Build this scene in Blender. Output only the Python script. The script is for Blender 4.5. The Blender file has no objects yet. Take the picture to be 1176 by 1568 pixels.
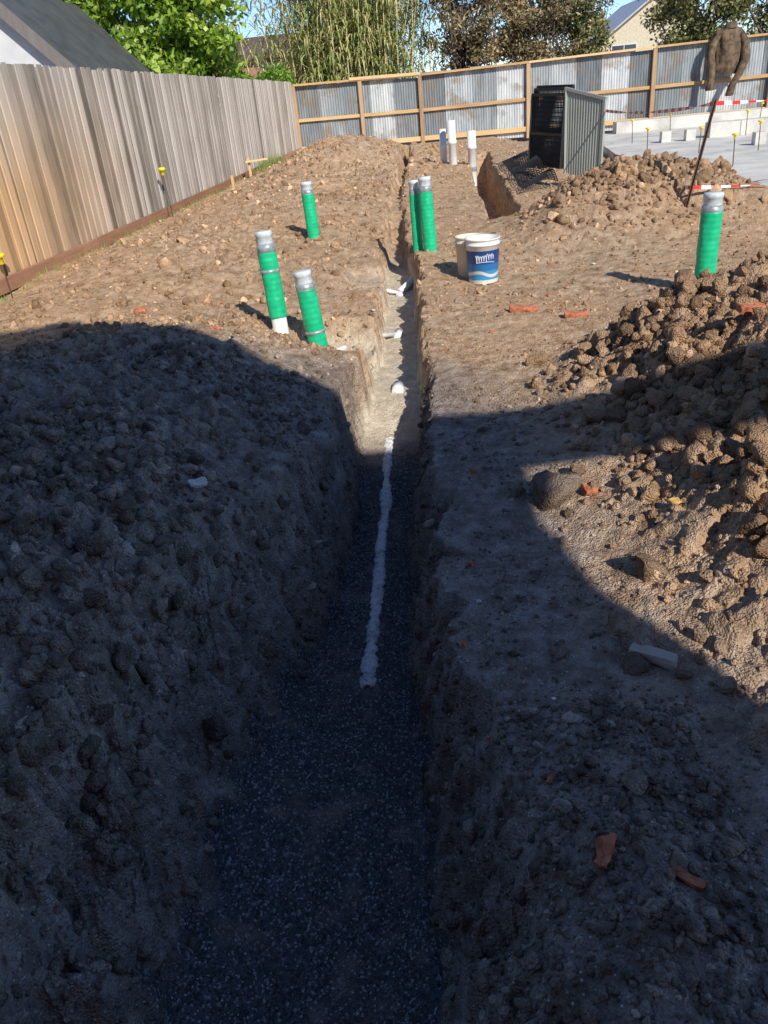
import bpy, bmesh, math, numpy as np
from mathutils import Vector, Matrix
from mathutils import noise as mn
rng=np.random.default_rng(7)
scene=bpy.context.scene
coll=scene.collection

# ---------------------------------------------------------------- helpers
def new_obj(name,me,parent=None,mats=()):
    o=bpy.data.objects.new(name,me); coll.objects.link(o)
    for m in mats: me.materials.append(m)
    if parent: o.parent=parent
    return o
def empty(name,loc=(0,0,0)):
    o=bpy.data.objects.new(name,None); coll.objects.link(o); o.empty_display_size=.2
    return o
def mesh_np(name,v,f,var=None,smooth=False,mi=None):
    me=bpy.data.meshes.new(name)
    if not isinstance(f,list): f=[f]
    v=np.asarray(v,dtype=np.float32)
    me.vertices.add(len(v)); me.vertices.foreach_set('co',v.ravel())
    loops=np.concatenate([a.ravel() for a in f]).astype(np.int32)
    tot=np.concatenate([np.full(len(a),a.shape[1]) for a in f]).astype(np.int32)
    st=np.concatenate([[0],np.cumsum(tot)[:-1]]).astype(np.int32)
    me.loops.add(len(loops)); me.loops.foreach_set('vertex_index',loops)
    me.polygons.add(len(tot)); me.polygons.foreach_set('loop_start',st)
    try: me.polygons.foreach_set('loop_total',tot)
    except Exception: pass
    if mi is not None: me.polygons.foreach_set('material_index',np.asarray(mi,dtype=np.int32))
    me.update(calc_edges=True)
    me.polygons.foreach_set('use_smooth',np.full(len(tot),smooth))
    if var is not None:
        var=np.asarray(var,dtype=np.float32)
        if var.ndim==1: var=np.stack([var,var,var,np.ones_like(var)],1)
        elif var.shape[1]==3: var=np.concatenate([var,np.ones((len(var),1),np.float32)],1)
        at=me.attributes.new('var','FLOAT_COLOR','POINT'); at.data.foreach_set('color',var.astype(np.float32).ravel())
    me.validate(verbose=False)
    return me

class B:
    def __init__(s): s.v=[];s.q=[];s.t=[];s.c=[];s.n=0;s.mq=[];s.mt=[]
    def add(s,v,q=None,t=None,c=.5,m=0):
        v=np.asarray(v,float)
        s.v.append(v); s.c.append(np.full(len(v),c) if np.isscalar(c) else np.asarray(c))
        if q is not None and len(q): s.q.append(np.asarray(q)+s.n); s.mq+= [m]*len(q)
        if t is not None and len(t): s.t.append(np.asarray(t)+s.n); s.mt+= [m]*len(t)
        s.n+=len(v)
    def box(s,c,size,rot=None,var=.5,m=0,bev=0):
        sx,sy,sz=[k/2 for k in size]
        v=np.array([[x,y,z] for x in(-sx,sx) for y in(-sy,sy) for z in(-sz,sz)])
        if rot is not None: v=v@np.array(rot).T
        v=v+np.array(c)
        q=[[0,1,3,2],[4,6,7,5],[0,4,5,1],[2,3,7,6],[0,2,6,4],[1,5,7,3]]
        s.add(v,q=q,c=var,m=m)
    def beam(s,p,q,w,h,var=.5,m=0,up=(0,0,1)):
        p=Vector(p);q=Vector(q);d=q-p;L=d.length;d.normalize()
        u=Vector(up); r=d.cross(u); 
        if r.length<1e-3: r=d.cross(Vector((0,1,0)))
        r.normalize(); u=r.cross(d)
        R=np.array([[r.x,d.x,u.x],[r.y,d.y,u.y],[r.z,d.z,u.z]])
        s.box((p+q)/2,(w,L,h),rot=R,var=var,m=m)
    def tube(s,pts,rad,n=8,var=.5,m=0,cap=True):
        pts=[Vector(p) for p in pts]
        if np.isscalar(rad): rad=[rad]*len(pts)
        rings=[]
        prev=None
        for i,p in enumerate(pts):
            d=(pts[min(i+1,len(pts)-1)]-pts[max(i-1,0)])
            if d.length<1e-6: d=Vector((0,0,1))
            d.normalize()
            if prev is None:
                a=Vector((1,0,0)) if abs(d.x)<.8 else Vector((0,1,0))
            else: a=prev
            a=(a-d*a.dot(d)); a.normalize(); b=d.cross(a); prev=a
            for k in range(n):
                t=2*math.pi*k/n
                rings.append(p+(a*math.cos(t)+b*math.sin(t))*rad[i])
        v=[tuple(x) for x in rings]; q=[]
        for i in range(len(pts)-1):
            for k in range(n):
                q.append([i*n+k,i*n+(k+1)%n,(i+1)*n+(k+1)%n,(i+1)*n+k])
        t=[]
        if cap:
            v.append(tuple(pts[0])); v.append(tuple(pts[-1])); e=len(v)
            for k in range(n):
                t.append([e-2,(k+1)%n,k]); t.append([e-1,(len(pts)-1)*n+k,(len(pts)-1)*n+(k+1)%n])
        s.add(v,q=q,t=t,c=var,m=m)
    def mesh(s,name,smooth=False):
        f=[];mi=[]
        if s.q: f.append(np.concatenate(s.q)); mi+=s.mq
        if s.t: f.append(np.concatenate(s.t)); mi+=s.mt
        return mesh_np(name,np.concatenate(s.v),f,np.concatenate(s.c),smooth,mi)
    def obj(s,name,parent=None,mats=(),smooth=False):
        return new_obj(name,s.mesh(name,smooth),parent,mats)

_P=rng.random((512,512))
def vnoise(x,y,seed=0):
    x=x+seed*17.3;y=y+seed*31.7
    xi=np.floor(x).astype(int);yi=np.floor(y).astype(int)
    fx=x-xi;fy=y-yi
    fx=fx*fx*fx*(fx*(fx*6-15)+10);fy=fy*fy*fy*(fy*(fy*6-15)+10)
    a=_P[xi%512,yi%512];b=_P[(xi+1)%512,yi%512];c=_P[xi%512,(yi+1)%512];d=_P[(xi+1)%512,(yi+1)%512]
    return (a*(1-fx)+b*fx)*(1-fy)+(c*(1-fx)+d*fx)*fy*1.0
def n2(x,y,s=0): return vnoise(x,y,s)*2-1
def fbm(x,y,s=0,o=4,g=.5):
    r=0;a=1;
    for i in range(o):
        r=r+a*n2(x,y,s+i*3); x,y=x*2.03+y*.3,y*2.03-x*.1;a*=g
    return r
def domes(x,y,cell,seed,rmin=.25,rmax=.6):
    X=x/cell+.35*n2(x/cell*1.7,y/cell*1.7,seed);Y=y/cell+.35*n2(x/cell*1.7,y/cell*1.7,seed+5)
    xi=np.floor(X).astype(int);yi=np.floor(Y).astype(int)
    out=np.zeros_like(X)
    for i in(-1,0,1):
        for j in(-1,0,1):
            a=(xi+i+seed*13)%512;b=(yi+j+seed*7)%512
            cx=xi+i+_P[a,b];cy=yi+j+_P[b,a]
            r=rmin+(rmax-rmin)*_P[(a+91)%512,(b+37)%512]**1.5
            d2=(X-cx)**2+(Y-cy)**2
            out=np.maximum(out,np.sqrt(np.maximum(0,r*r-d2)))
    return out*cell
def ss(e0,e1,x):
    t=np.clip((x-e0)/(e1-e0),0,1);return t*t*(3-2*t)
def bump(x,y,cx,cy,sx,sy,h,p=2):
    return h*np.exp(-(np.abs((x-cx)/sx)**2+np.abs((y-cy)/sy)**2)**(p/2))

# ---------------------------------------------------------------- terrain
TY=[-6,  .8,  1.3, 1.6, 2.1, 2.6, 3.0, 3.5, 4.0, 5.0, 6.0, 7.1, 8.7, 10, 14.8]
XLT=[-1.25,-1.2,-1.15,-1.1,-1.0,-.95,-.80,-.68,-.60,-.58,-.58,-.58,-.66,-.72,-.78]
XLB=[-.80,-.80,-.79,-.77,-.70,-.62,-.57,-.53,-.51,-.52,-.52,-.52,-.58,-.60,-.66]
XRB=[-.12,-.12,-.10,-.11,-.15,-.19,-.21,-.22,-.20,-.16,-.17,-.20,-.26,-.42,-.55]
XRT=[ .18, .16, .15, .13,-.01,-.00, .02,-.04,-.08,-.08,-.11,-.15,-.18,-.36,-.48]
def trench(x,y):
    w=.040*fbm(y*2.3,y*0+3,11,3)+.024*n2(y*9,x*6,12)+.018*n2(y*27,x*19,14)
    w2=.036*fbm(y*2.1,y*0+9,15,3)+.030*n2(y*8,x*6,17)+.018*n2(y*25,x*17,19)
    near=1-ss(3.0,5.0,y)*.3
    lt=np.interp(y,TY,XLT)+w*near*1.8;lb=np.interp(y,TY,XLB)+w*.8
    rt=np.interp(y,TY,XRT)+w2*near*1.6;rb=np.interp(y,TY,XRB)+w2*.8
    tl=np.clip((x-lt)/(lb-lt+1e-6),0,1);tr=np.clip((rt-x)/(rt-rb+1e-6),0,1)
    pl=np.where(x<lt,0,np.where(x>lb,1,tl**1.0));pr=np.where(x>rt,0,np.where(x<rb,1,tr**1.1))
    k=np.minimum(pl,pr)
    d=np.interp(y,[-6,-4,4.0,5.2,9,11.3,12.6],[0,.55,.55,.34,.32,.25,0])
    return k,d
def trench2(x,y):
    c=np.interp(y,[11,12,17,20.5],[.92,.98,1.02,1.1]);hw=np.interp(y,[11,12,20.5],[.26,.28,.26])
    e=hw+.05*fbm(y*1.7,y*0,21,3)+.02*n2(y*11,x*5,22)
    k=1-ss(e-.1,e,np.abs(x-c))
    return k*ss(11.0,11.35,y)*(1-ss(20,20.6,y)),.6
def side(x,y):
    k1=ss(-1.15,-.95,x)*(1-ss(-.52,-.42,x))*ss(5.2,5.5,y+.25*x)*(1-ss(6.0,6.3,y+.15*x))
    k2=ss(-1.0,-.85,x)*(1-ss(-.55,-.45,x))*ss(7.3,7.5,y)*(1-ss(8.3,8.6,y))
    return np.maximum(k1*.22,k2*.12)
def rmound(x,y):
    return bump(x,y,2.0,4.15,1.08,1.05,.44,3.4)+bump(x,y,1.50,2.75,.66,.85,.21,3)+bump(x,y,3.3,3.7,1.2,1.6,.35)+bump(x,y,1.55,1.95,.62,.6,.20)
def lump_r(x,y): return np.clip(rmound(x,y)/.18,0,1)
def height(x,y,detail=True):
    x=np.asarray(x,float);y=np.asarray(y,float)
    base=.20*ss(9,25,y)*(1-.5*ss(2,9,x))
    left=bump(x,y,-2.25,3.3,1.30,2.5,.50,2.6)+bump(x,y,-1.55,1.5,.5,1.0,.13)
    h=base+left
    h=h+bump(x,y,-3.3,9.5,1.1,2.6,.20)+bump(x,y,-3.2,14.5,1.1,3,.22)+bump(x,y,-1.9,8.4,.8,.8,.12)+bump(x,y,-1.7,12,.9,1.8,.20)
    h=h+bump(x,y,-2.1,19.2,1.3,2.2,.66,2.2)+bump(x,y,-.8,21.5,1.5,1.6,.25)+bump(x,y,-.6,15.5,.7,2.5,.12)
    h=h+bump(x,y,2.6,10.2,1.2,.95,.58,2.4)+bump(x,y,1.7,9.6,.6,.7,.2)+bump(x,y,3.6,9.2,.9,.7,.25)
    h=h+rmound(x,y)+bump(x,y,.38,1.15,.17,.45,.05)
    h=h-bump(x,y,-.95,5.95,.35,.35,.10)-bump(x,y,1.2,7.0,1.0,1.0,.05)
    near=ss(.2,1,y+2)
    inyard=(1-ss(25.2,25.8,y))*ss(-5.0,-4.7,x)*near
    h=h+.035*fbm(x*.9,y*.9,1,3)*inyard
    lm=np.clip(left/.3,0,1); rm=lump_r(x,y)
    bm=np.clip(bump(x,y,2.4,10.1,1.5,1.2,1.2),0,1); km=np.clip(bump(x,y,-2,18.8,2.4,4,1.3),0,1)
    mm=np.clip(bump(x,y,-2.4,9.5,1.7,3.6,1.1),0,1); rr=bump(x,y,.38,1.15,.24,.5,1)
    rough=np.clip(.25+.75*(lm+rm+bm+km+mm*.7),.25,1.3)
    wallL=np.clip(bump(x,y,-1.2,1.8,.4,1.4,1),0,1)
    if detail:
        h=h+rough*(.032*fbm(x*3.1,y*3.1,31,5,.58))*inyard
        h=h+inyard*(rm*(.85*domes(x,y,.19,3,.15,.62)+.75*domes(x+.03,y,.085,4,.2,.6)+.014*fbm(x*18,y*18,33,3))
            +lm*(.65*domes(x,y,.12,5,.1,.5)*ss(-.3,.3,n2(x*1.3,y*1.3,9)+.2)+.65*domes(x,y,.05,6,.2,.6)+.5*domes(x,y,.024,16,.2,.6))
            +(bm*1.0+km*.9+mm*.8)*(.5*domes(x,y,.16,7,.1,.55)+.45*domes(x,y,.07,8,.2,.6))
            +wallL*(.7*domes(x,y,.14,9,.1,.6)+.6*domes(x,y,.05,19,.1,.6))+rr*.6*domes(x,y,.05,20,.1,.6))
        h=h+inyard*(.35*domes(x,y,.022,10,.1,.55)+.004*fbm(x*22,y*22,36,3,.6))
    k,d=trench(x,y)
    floor=-d+ (.012*fbm(x*4,y*4,41,3)+ (.004*fbm(x*40,y*40,44,2) if detail else 0))
    floor=floor+.07*ss(-.55,-.80,x)*(1-ss(2.6,3.2,y))+.05*ss(-.22,-.10,x)*(1-ss(2.2,3,y))
    h=h*(1-k)+floor*k
    if detail:
        kk=np.clip(k*(1-k)*4,0,1)
        h=h+kk*(.070*fbm(x*6,y*6,51,5,.64)+.9*domes(x,y*1.0,.10,13,.1,.6)+.7*domes(x,y,.04,23,.1,.6))
    k2,d2=trench2(x,y); h=h*(1-k2)+(-d2+.05*fbm(x*5,y*5,61,3))*k2
    h=h-side(x,y)*(1-k)
    sl=ss(3.4,3.8,x+(y-11)*.1)*ss(9.9,10.4,y)
    h=h*(1-sl)+(-.02)*sl
    return h

NX,NYF=900,1100
yf=.25*(27/.25)**(np.linspace(0,1,NYF)**.93)
yb=-np.array([200,120,70,40,25,16,11,8,6,4.5,3.4,2.6,2.0,1.5,1.1,.8,.55,.35,.15,0])
yo=np.array([27.4,28,29,31,34,38,44,52,65,85,120,180,280,450])
ys=np.concatenate([yb,yf,yo])
u=np.linspace(-1,1,NX)
core=np.where(np.abs(u)<.96,u/.96,np.sign(u)*1.0)
out=np.clip((np.abs(u)-.96)/.04,0,1)
Wy=np.clip(.62+.52*np.clip(ys,0,30),.9,14.5)
cen=np.interp(ys,[0,1,3,30],[-.15,-.2,-.1,1.8])
xs=cen[:,None]+Wy[:,None]*1.15*core[None,:]+np.sign(u)[None,:]*(out[None,:]**3)*400
Yg=np.repeat(ys[:,None],NX,1)
Z=height(xs,Yg)
V=np.stack([xs,Yg,Z],2).reshape(-1,3)
ny=len(ys)
idx=np.arange(ny*NX).reshape(ny,NX)
F=np.stack([idx[:-1,:-1],idx[:-1,1:],idx[1:,1:],idx[1:,:-1]],2).reshape(-1,4)
k,d=trench(xs,Yg)
grav=(ss(.80,1.0,k+.12*n2(xs*14,Yg*14,77))*(1-ss(4.3,5.2,Yg+.4*n2(xs*3,Yg*3,71)))).ravel()
sand=(np.clip(ss(.5,.95,k)*ss(4.3,4.9,Yg)*(1-ss(9,11.5,Yg))+.6*np.clip(side(xs,Yg)*6,0,1),0,1)).ravel()
dark=np.clip(lump_r(xs,Yg)*.75+bump(xs,Yg,2.4,10.1,1.5,1.1,.8)+.25*bump(xs,Yg,-2,9,1.7,2.5,1),0,1).ravel()
def shade_greyf(x,y):  # shade tint put into the soil colour over grey subsoil; sunlit patch stays brown
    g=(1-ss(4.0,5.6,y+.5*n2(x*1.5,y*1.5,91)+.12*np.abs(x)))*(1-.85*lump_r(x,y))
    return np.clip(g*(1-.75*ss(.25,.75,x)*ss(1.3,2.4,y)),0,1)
shade_grey=shade_greyf(xs,Yg).ravel()
ground_me=mesh_np('ground',V,F,np.stack([grav,sand,dark,shade_grey],1),True)

# ---------------------------------------------------------------- materials
def mat(name):
    m=bpy.data.materials.new(name); m.use_nodes=True
    nt=m.node_tree; b=nt.nodes['Principled BSDF']
    return m,nt,b
def N(nt,t,**k):
    n=nt.nodes.new(t)
    for a,b in k.items():
        if a in n.inputs.keys(): n.inputs[a].default_value=b
        else: setattr(n,a,b)
    return n
def ramp(nt,stops,src=None):
    r=nt.nodes.new('ShaderNodeValToRGB'); e=r.color_ramp.elements
    while len(e)<len(stops): e.new(.5)
    for i,(p,c) in enumerate(stops):
        e[i].position=p; e[i].color=(*c,1) if len(c)==3 else c
    if src is not None: nt.links.new(src,r.inputs[0])
    return r
def mix(nt,f,a,b,bt='MIX'):
    m=nt.nodes.new('ShaderNodeMix'); m.data_type='RGBA'; m.blend_type=bt
    for k,s in((0,f),(6,a),(7,b)):
        if hasattr(s,'is_linked'): nt.links.new(s,m.inputs[k])
        else: m.inputs[k].default_value=s if k==0 else (*s,1)
    return m.outputs[2]
def math_(nt,op,a,b=None):
    m=nt.nodes.new('ShaderNodeMath'); m.operation=op
    for k,s in((0,a),(1,b)):
        if s is None: continue
        if hasattr(s,'is_linked'): nt.links.new(s,m.inputs[k])
        else: m.inputs[k].default_value=s
    return m.outputs[0]
def noise(nt,co,scale,detail=4,rough=.55,dist=0):
    n=N(nt,'ShaderNodeTexNoise'); n.inputs['Scale'].default_value=scale; n.inputs['Detail'].default_value=detail
    n.inputs['Roughness'].default_value=rough; n.inputs['Distortion'].default_value=dist
    nt.links.new(co,n.inputs['Vector']); return n.outputs[0]
def voro(nt,co,scale,feat='F1'):
    n=N(nt,'ShaderNodeTexVoronoi'); n.feature=feat; n.inputs['Scale'].default_value=scale
    nt.links.new(co,n.inputs['Vector']); return n
def obco(nt): return nt.nodes.new('ShaderNodeTexCoord').outputs['Object']
def bumpn(nt,b,h,st=.5,dist=.01):
    n=N(nt,'ShaderNodeBump'); n.inputs['Strength'].default_value=st; n.inputs['Distance'].default_value=dist
    nt.links.new(h,n.inputs['Height']); nt.links.new(n.outputs[0],b.inputs['Normal'])
def attr(nt): 
    n=N(nt,'ShaderNodeAttribute'); n.attribute_name='var'; return n
def simple(name,col,rough=.6,metal=0,amt=.12,scale=12,bstr=0):
    m,nt,b=mat(name); co=obco(nt)
    n=noise(nt,co,scale,4)
    c2=tuple(max(0,c*(1-amt*2.2)) for c in col); c3=tuple(min(1,c*(1+amt)) for c in col)
    r=ramp(nt,[(.3,c2),(.6,col),(.8,c3)],n); nt.links.new(r.outputs[0],b.inputs['Base Color'])
    b.inputs['Roughness'].default_value=rough; b.inputs['Metallic'].default_value=metal
    if bstr: bumpn(nt,b,n,bstr,.01)
    return m

def soil_mat(name,clod=False):
    m,nt,b=mat(name); co=obco(nt)
    big=noise(nt,co,.9,2,.6); med=noise(nt,co,9,4,.70); 
    c=ramp(nt,[(.32,(.29,.175,.10)),(.46,(.50,.335,.205)),(.58,(.64,.46,.305)),(.74,(.76,.59,.42))],med).outputs[0]
    c=mix(nt,ramp(nt,[(.38,(0,0,0)),(.66,(.7,.7,.7))],big).outputs[0],c,mix(nt,.6,c,(.60,.37,.20)))
    v=voro(nt,co,125); sep=N(nt,'ShaderNodeSeparateColor'); nt.links.new(v.outputs['Color'],sep.inputs[0])
    peb=math_(nt,'MULTIPLY',math_(nt,'LESS_THAN',sep.outputs[0],.06),math_(nt,'LESS_THAN',v.outputs['Distance'],.40))
    A=attr(nt)
    shade_gcol=ramp(nt,[(.32,(.12,.108,.102)),(.46,(.21,.188,.178)),(.58,(.30,.27,.255)),(.74,(.43,.40,.38))],med).outputs[0]  # greyed, darker soil colour with the house shade mixed in
    if not clod:
        s=N(nt,'ShaderNodeSeparateColor'); nt.links.new(A.outputs['Color'],s.inputs[0])
        c=mix(nt,math_(nt,'MULTIPLY',s.outputs[2],.55),c,(.29,.18,.11))
        sandc=ramp(nt,[(.35,(.58,.48,.35)),(.6,(.76,.67,.53)),(.75,(.82,.76,.65))],med).outputs[0]
        c=mix(nt,math_(nt,'MULTIPLY',A.outputs['Alpha'],.80),c,shade_gcol)
        c=mix(nt,s.outputs[1],c,sandc)
        g=ramp(nt,[(.0,(.06,.064,.072)),(.5,(.115,.12,.13)),(.88,(.17,.176,.186)),(.95,(.42,.43,.44))],sep.outputs[1]).outputs[0]
        c=mix(nt,s.outputs[0],c,g)
        c=mix(nt,math_(nt,'MULTIPLY',peb,.85),c,(.62,.60,.57))
    else:
        s=N(nt,'ShaderNodeSeparateColor'); nt.links.new(A.outputs['Color'],s.inputs[0])
        c=mix(nt,math_(nt,'MULTIPLY',s.outputs[2],.85),c,(.34,.215,.13))
        c=mix(nt,math_(nt,'MULTIPLY',s.outputs[1],.80),c,shade_gcol)
        c=mix(nt,1.0,c,ramp(nt,[(0,(.55,.53,.52)),(.5,(.9,.88,.86)),(.93,(1.25,1.2,1.15)),(.96,(1.7,1.7,1.7))],s.outputs[0]).outputs[0],'MULTIPLY')
    nt.links.new(c,b.inputs['Base Color']); b.inputs['Roughness'].default_value=.95
    b.inputs['Specular IOR Level'].default_value=.12
    hh=math_(nt,'ADD',noise(nt,co,26,4,.75),math_(nt,'MULTIPLY',v.outputs['Distance'],-.30))
    bumpn(nt,b,hh,1.0,.028 if not clod else .034)
    return m
M_soil=soil_mat('soil'); M_clod=soil_mat('soil_clod',True)
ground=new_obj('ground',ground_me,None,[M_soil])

def gravel_mat():
    m,nt,b=mat('gravel_stone'); A=attr(nt)
    s=N(nt,'ShaderNodeSeparateColor'); nt.links.new(A.outputs['Color'],s.inputs[0])
    r=ramp(nt,[(0,(.06,.063,.07)),(.5,(.115,.12,.13)),(.86,(.19,.19,.20)),(.96,(.55,.55,.56))],s.outputs[0])
    nt.links.new(r.outputs[0],b.inputs['Base Color']); b.inputs['Roughness'].default_value=.85; return m
M_grav=gravel_mat()

def wood_mat(name,stops,grain=(30,30,1.5),rough=.8,vw=.35,warm=None):
    m,nt,b=mat(name); co=obco(nt); A=attr(nt)
    mp=N(nt,'ShaderNodeMapping'); nt.links.new(co,mp.inputs[0]); mp.inputs['Scale'].default_value=grain
    n=noise(nt,mp.outputs[0],1.0,5,.65,.6); big=noise(nt,co,1.2,2)
    f=math_(nt,'ADD',math_(nt,'MULTIPLY',n,.90-vw),math_(nt,'ADD',math_(nt,'MULTIPLY',A.outputs['Color'],vw),math_(nt,'MULTIPLY',big,.25)))
    c=ramp(nt,stops,f).outputs[0]
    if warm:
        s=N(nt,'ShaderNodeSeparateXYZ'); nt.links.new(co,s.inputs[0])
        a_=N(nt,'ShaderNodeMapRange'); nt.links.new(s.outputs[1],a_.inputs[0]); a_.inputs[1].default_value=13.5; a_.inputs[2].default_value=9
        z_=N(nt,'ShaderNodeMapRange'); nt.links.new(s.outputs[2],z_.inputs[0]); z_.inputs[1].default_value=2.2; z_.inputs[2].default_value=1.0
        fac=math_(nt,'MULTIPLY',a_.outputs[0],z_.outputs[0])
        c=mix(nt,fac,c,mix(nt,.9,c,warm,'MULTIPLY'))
    nt.links.new(c,b.inputs['Base Color']); b.inputs['Roughness'].default_value=rough
    bumpn(nt,b,n,.4,.006); return m
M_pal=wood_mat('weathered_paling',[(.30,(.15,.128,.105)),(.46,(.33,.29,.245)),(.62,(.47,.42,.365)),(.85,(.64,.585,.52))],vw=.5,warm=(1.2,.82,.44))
M_plinth=wood_mat('treated_pine_brown',[(.3,(.18,.09,.05)),(.6,(.38,.20,.11)),(.85,(.52,.31,.19))],(20,2,30))
M_pine=wood_mat('pine_rail',[(.3,(.36,.20,.08)),(.55,(.60,.39,.18)),(.8,(.72,.52,.28))],(2,20,30))
M_post=wood_mat('old_post',[(.3,(.20,.12,.07)),(.55,(.40,.25,.14)),(.8,(.55,.38,.22))],(25,25,2))

# ---------------------------------------------------------------- clods & gravel
def rock_variants(n,sub,seed=0,hf=.07):
    out=[]
    for i in range(n):
        bm=bmesh.new(); bmesh.ops.create_icosphere(bm,subdivisions=sub,radius=1)
        r=np.random.default_rng(seed+i)
        dirs=r.normal(size=(12,3)); dirs/=np.linalg.norm(dirs,axis=1)[:,None]; lim=r.uniform(.45,.85,12)
        v=np.array([x.co[:] for x in bm.verts])
        off=Vector(r.uniform(-50,50,3))
        for j in range(len(v)):
            p=Vector(v[j]); k=1+.38*mn.noise(p*1.2+off)+.24*mn.noise(p*2.6+off)
            v[j]*=k
        for dd,l in zip(dirs,lim):
            e=v@dd-l; m=e>0; v[m]-=(e[m]*.9)[:,None]*dd
        for j in range(len(v)):
            p=Vector(v[j]); v[j]*=1+hf*1.6*mn.noise(p*5+off)+hf*mn.noise(p*11+off)
        v*=np.array([1,r.uniform(.6,.95),r.uniform(.5,.85)])
        f=np.array([[a.index for a in fc.verts] for fc in bm.faces]); bm.free()
        out.append((v,f))
    return out
def scatter(name,pts,rad,variants,material,smooth=True,sink=.2,seed=1):
    r=np.random.default_rng(seed)
    x,y=pts[:,0],pts[:,1]; z=height(x,y)
    g=shade_greyf(x,y); dk=lump_r(x,y)*.75+.3*np.clip(bump(x,y,2.4,10.1,1.5,1.2,1.2),0,1)
    vs=[];fs=[];cs=[];n=0
    which=r.integers(0,len(variants),len(pts))
    for k,(bv,bf) in enumerate(variants):
        I=np.where(which==k)[0]
        if not len(I): continue
        q=r.normal(size=(len(I),4)); q/=np.linalg.norm(q,axis=1)[:,None]
        w,a,b_,c=q.T
        R=np.empty((len(I),3,3))
        R[:,0,0]=1-2*(b_*b_+c*c);R[:,0,1]=2*(a*b_-c*w);R[:,0,2]=2*(a*c+b_*w)
        R[:,1,0]=2*(a*b_+c*w);R[:,1,1]=1-2*(a*a+c*c);R[:,1,2]=2*(b_*c-a*w)
        R[:,2,0]=2*(a*c-b_*w);R[:,2,1]=2*(b_*c+a*w);R[:,2,2]=1-2*(a*a+b_*b_)
        vv=np.einsum('nij,vj->nvi',R,bv)*rad[I][:,None,None]
        vv+=np.stack([x[I],y[I],z[I]+rad[I]*(.55-sink*2)],1)[:,None,:]
        vs.append(vv.reshape(-1,3)); fs.append((bf[None]+(np.arange(len(I))*len(bv))[:,None,None]+n).reshape(-1,3))
        cs.append(np.repeat(np.stack([r.random(len(I)),g[I],dk[I]],1),len(bv),axis=0)); n+=len(I)*len(bv)
    me=mesh_np(name,np.concatenate(vs),np.concatenate(fs),np.concatenate(cs),smooth)
    return new_obj(name,me,None,[material])
def sample(n,x0,x1,y0,y1,dens=None,seed=0):
    r=np.random.default_rng(seed); P=[];tot=0
    while tot<n:
        p=np.stack([r.uniform(x0,x1,n*2),r.uniform(y0,y1,n*2)],1)
        if dens is not None: p=p[r.random(len(p))<dens(p[:,0],p[:,1])]
        P.append(p); tot+=len(p)
        if len(P)>30: break
    return np.concatenate(P)[:n]
notr=lambda x,y:(trench(x,y)[0]<.5)*(trench2(x,y)[0]<.3)*(x<3.5+(y<9)*9)*(x>-4.7)
lmd=lambda x,y:np.clip(bump(x,y,-2.0,3.2,1.3,2.6,1),0,1)*notr(x,y)*(.25+.75*(n2(x*1.5,y*1.5,81)>-.1))
rmd=lambda x,y:lump_r(x,y)**1.2*notr(x,y)*(.3+.7*(n2(x*2.2,y*2.2,84)>-.35))
PW=lambda n,a,b,s,p=2.5:a+(b-a)*np.random.default_rng(s).random(n)**p
small=rock_variants(10,1,seed=10,hf=0); mid=rock_variants(12,2,seed=40,hf=.05); big=rock_variants(10,3,seed=90,hf=.10)
P1=[];R1=[]
def addp(n,a,b,x0,x1,y0,y1,dens,s,L=(P1,R1),p=2.5):
    q=sample(n,x0,x1,y0,y1,dens,s); L[0].append(q); L[1].append(PW(len(q),a,b,s+1,p))
addp(11000,.005,.02,-4,-.6,.5,6.5,lmd,100)
addp(4500,.006,.02,.3,3.6,1,5.8,rmd,102)
addp(6000,.004,.013,-.15,1.6,.6,6.5,lambda x,y:notr(x,y)*(n2(x*3,y*3,83)>.0),104)
addp(6000,.008,.03,-4.6,3.4,6,16,notr,106)
addp(2500,.015,.05,-4.2,3.4,13,25,notr,108)
addp(4000,.005,.02,-1.2,.2,.6,5,lambda x,y:((trench(x,y)[0]>.05)*(trench(x,y)[0]<.99)).astype(float),110)
addp(1200,.005,.018,.1,.65,.7,1.7,notr,112)
PS=np.concatenate(P1);RS=np.concatenate(R1)
P2=[];R2=[];L2=(P2,R2)
addp(3600,.016,.047,-4,-.7,.6,6.5,lmd,120,L2,2.5)
addp(560,.02,.058,-1.9,-.8,.7,2.8,notr,121,L2,2.0)
addp(4800,.018,.05,.3,3.6,1.2,5.8,rmd,122,L2,1.6)
addp(1300,.02,.065,1.0,3.6,8.8,11.5,lambda x,y:np.clip(bump(x,y,2.5,10.1,1.2,.9,1.2),0,1)*notr(x,y),124,L2,2.2)
addp(1200,.02,.06,-4.5,-.7,6.3,15,notr,126,L2,2.5)
addp(700,.03,.09,-4,.2,15,23,notr,128,L2,2)
addp(260,.015,.04,-.6,3,6.0,9,notr,130,L2)
addp(340,.012,.034,.1,.62,.7,1.7,notr,132,L2)
addp(480,.012,.042,-1.2,.15,.6,5,lambda x,y:((trench(x,y)[0]>.1)*(trench(x,y)[0]<.97)).astype(float),134,L2)
addp(300,.010,.03,.0,1.3,1.5,4.5,notr,136,L2)
PM=np.concatenate(P2);RM=np.concatenate(R2)
P3=[];R3=[];L3=(P3,R3)
addp(1250,.035,.09,.45,3.6,1.5,5.4,rmd,140,L3,1.8)
addp(50,.045,.08,-2.0,-.95,.8,3.4,notr,142,L3)
addp(40,.045,.08,-3.6,-1,2.5,6,lmd,143,L3)
addp(80,.05,.12,1.2,3.5,9,11,lambda x,y:np.clip(bump(x,y,2.5,10.1,1.2,.9,1.2),0,1)*notr(x,y),144,L3)
addp(50,.05,.10,-4,-.9,7,15,notr,146,L3)
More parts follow.
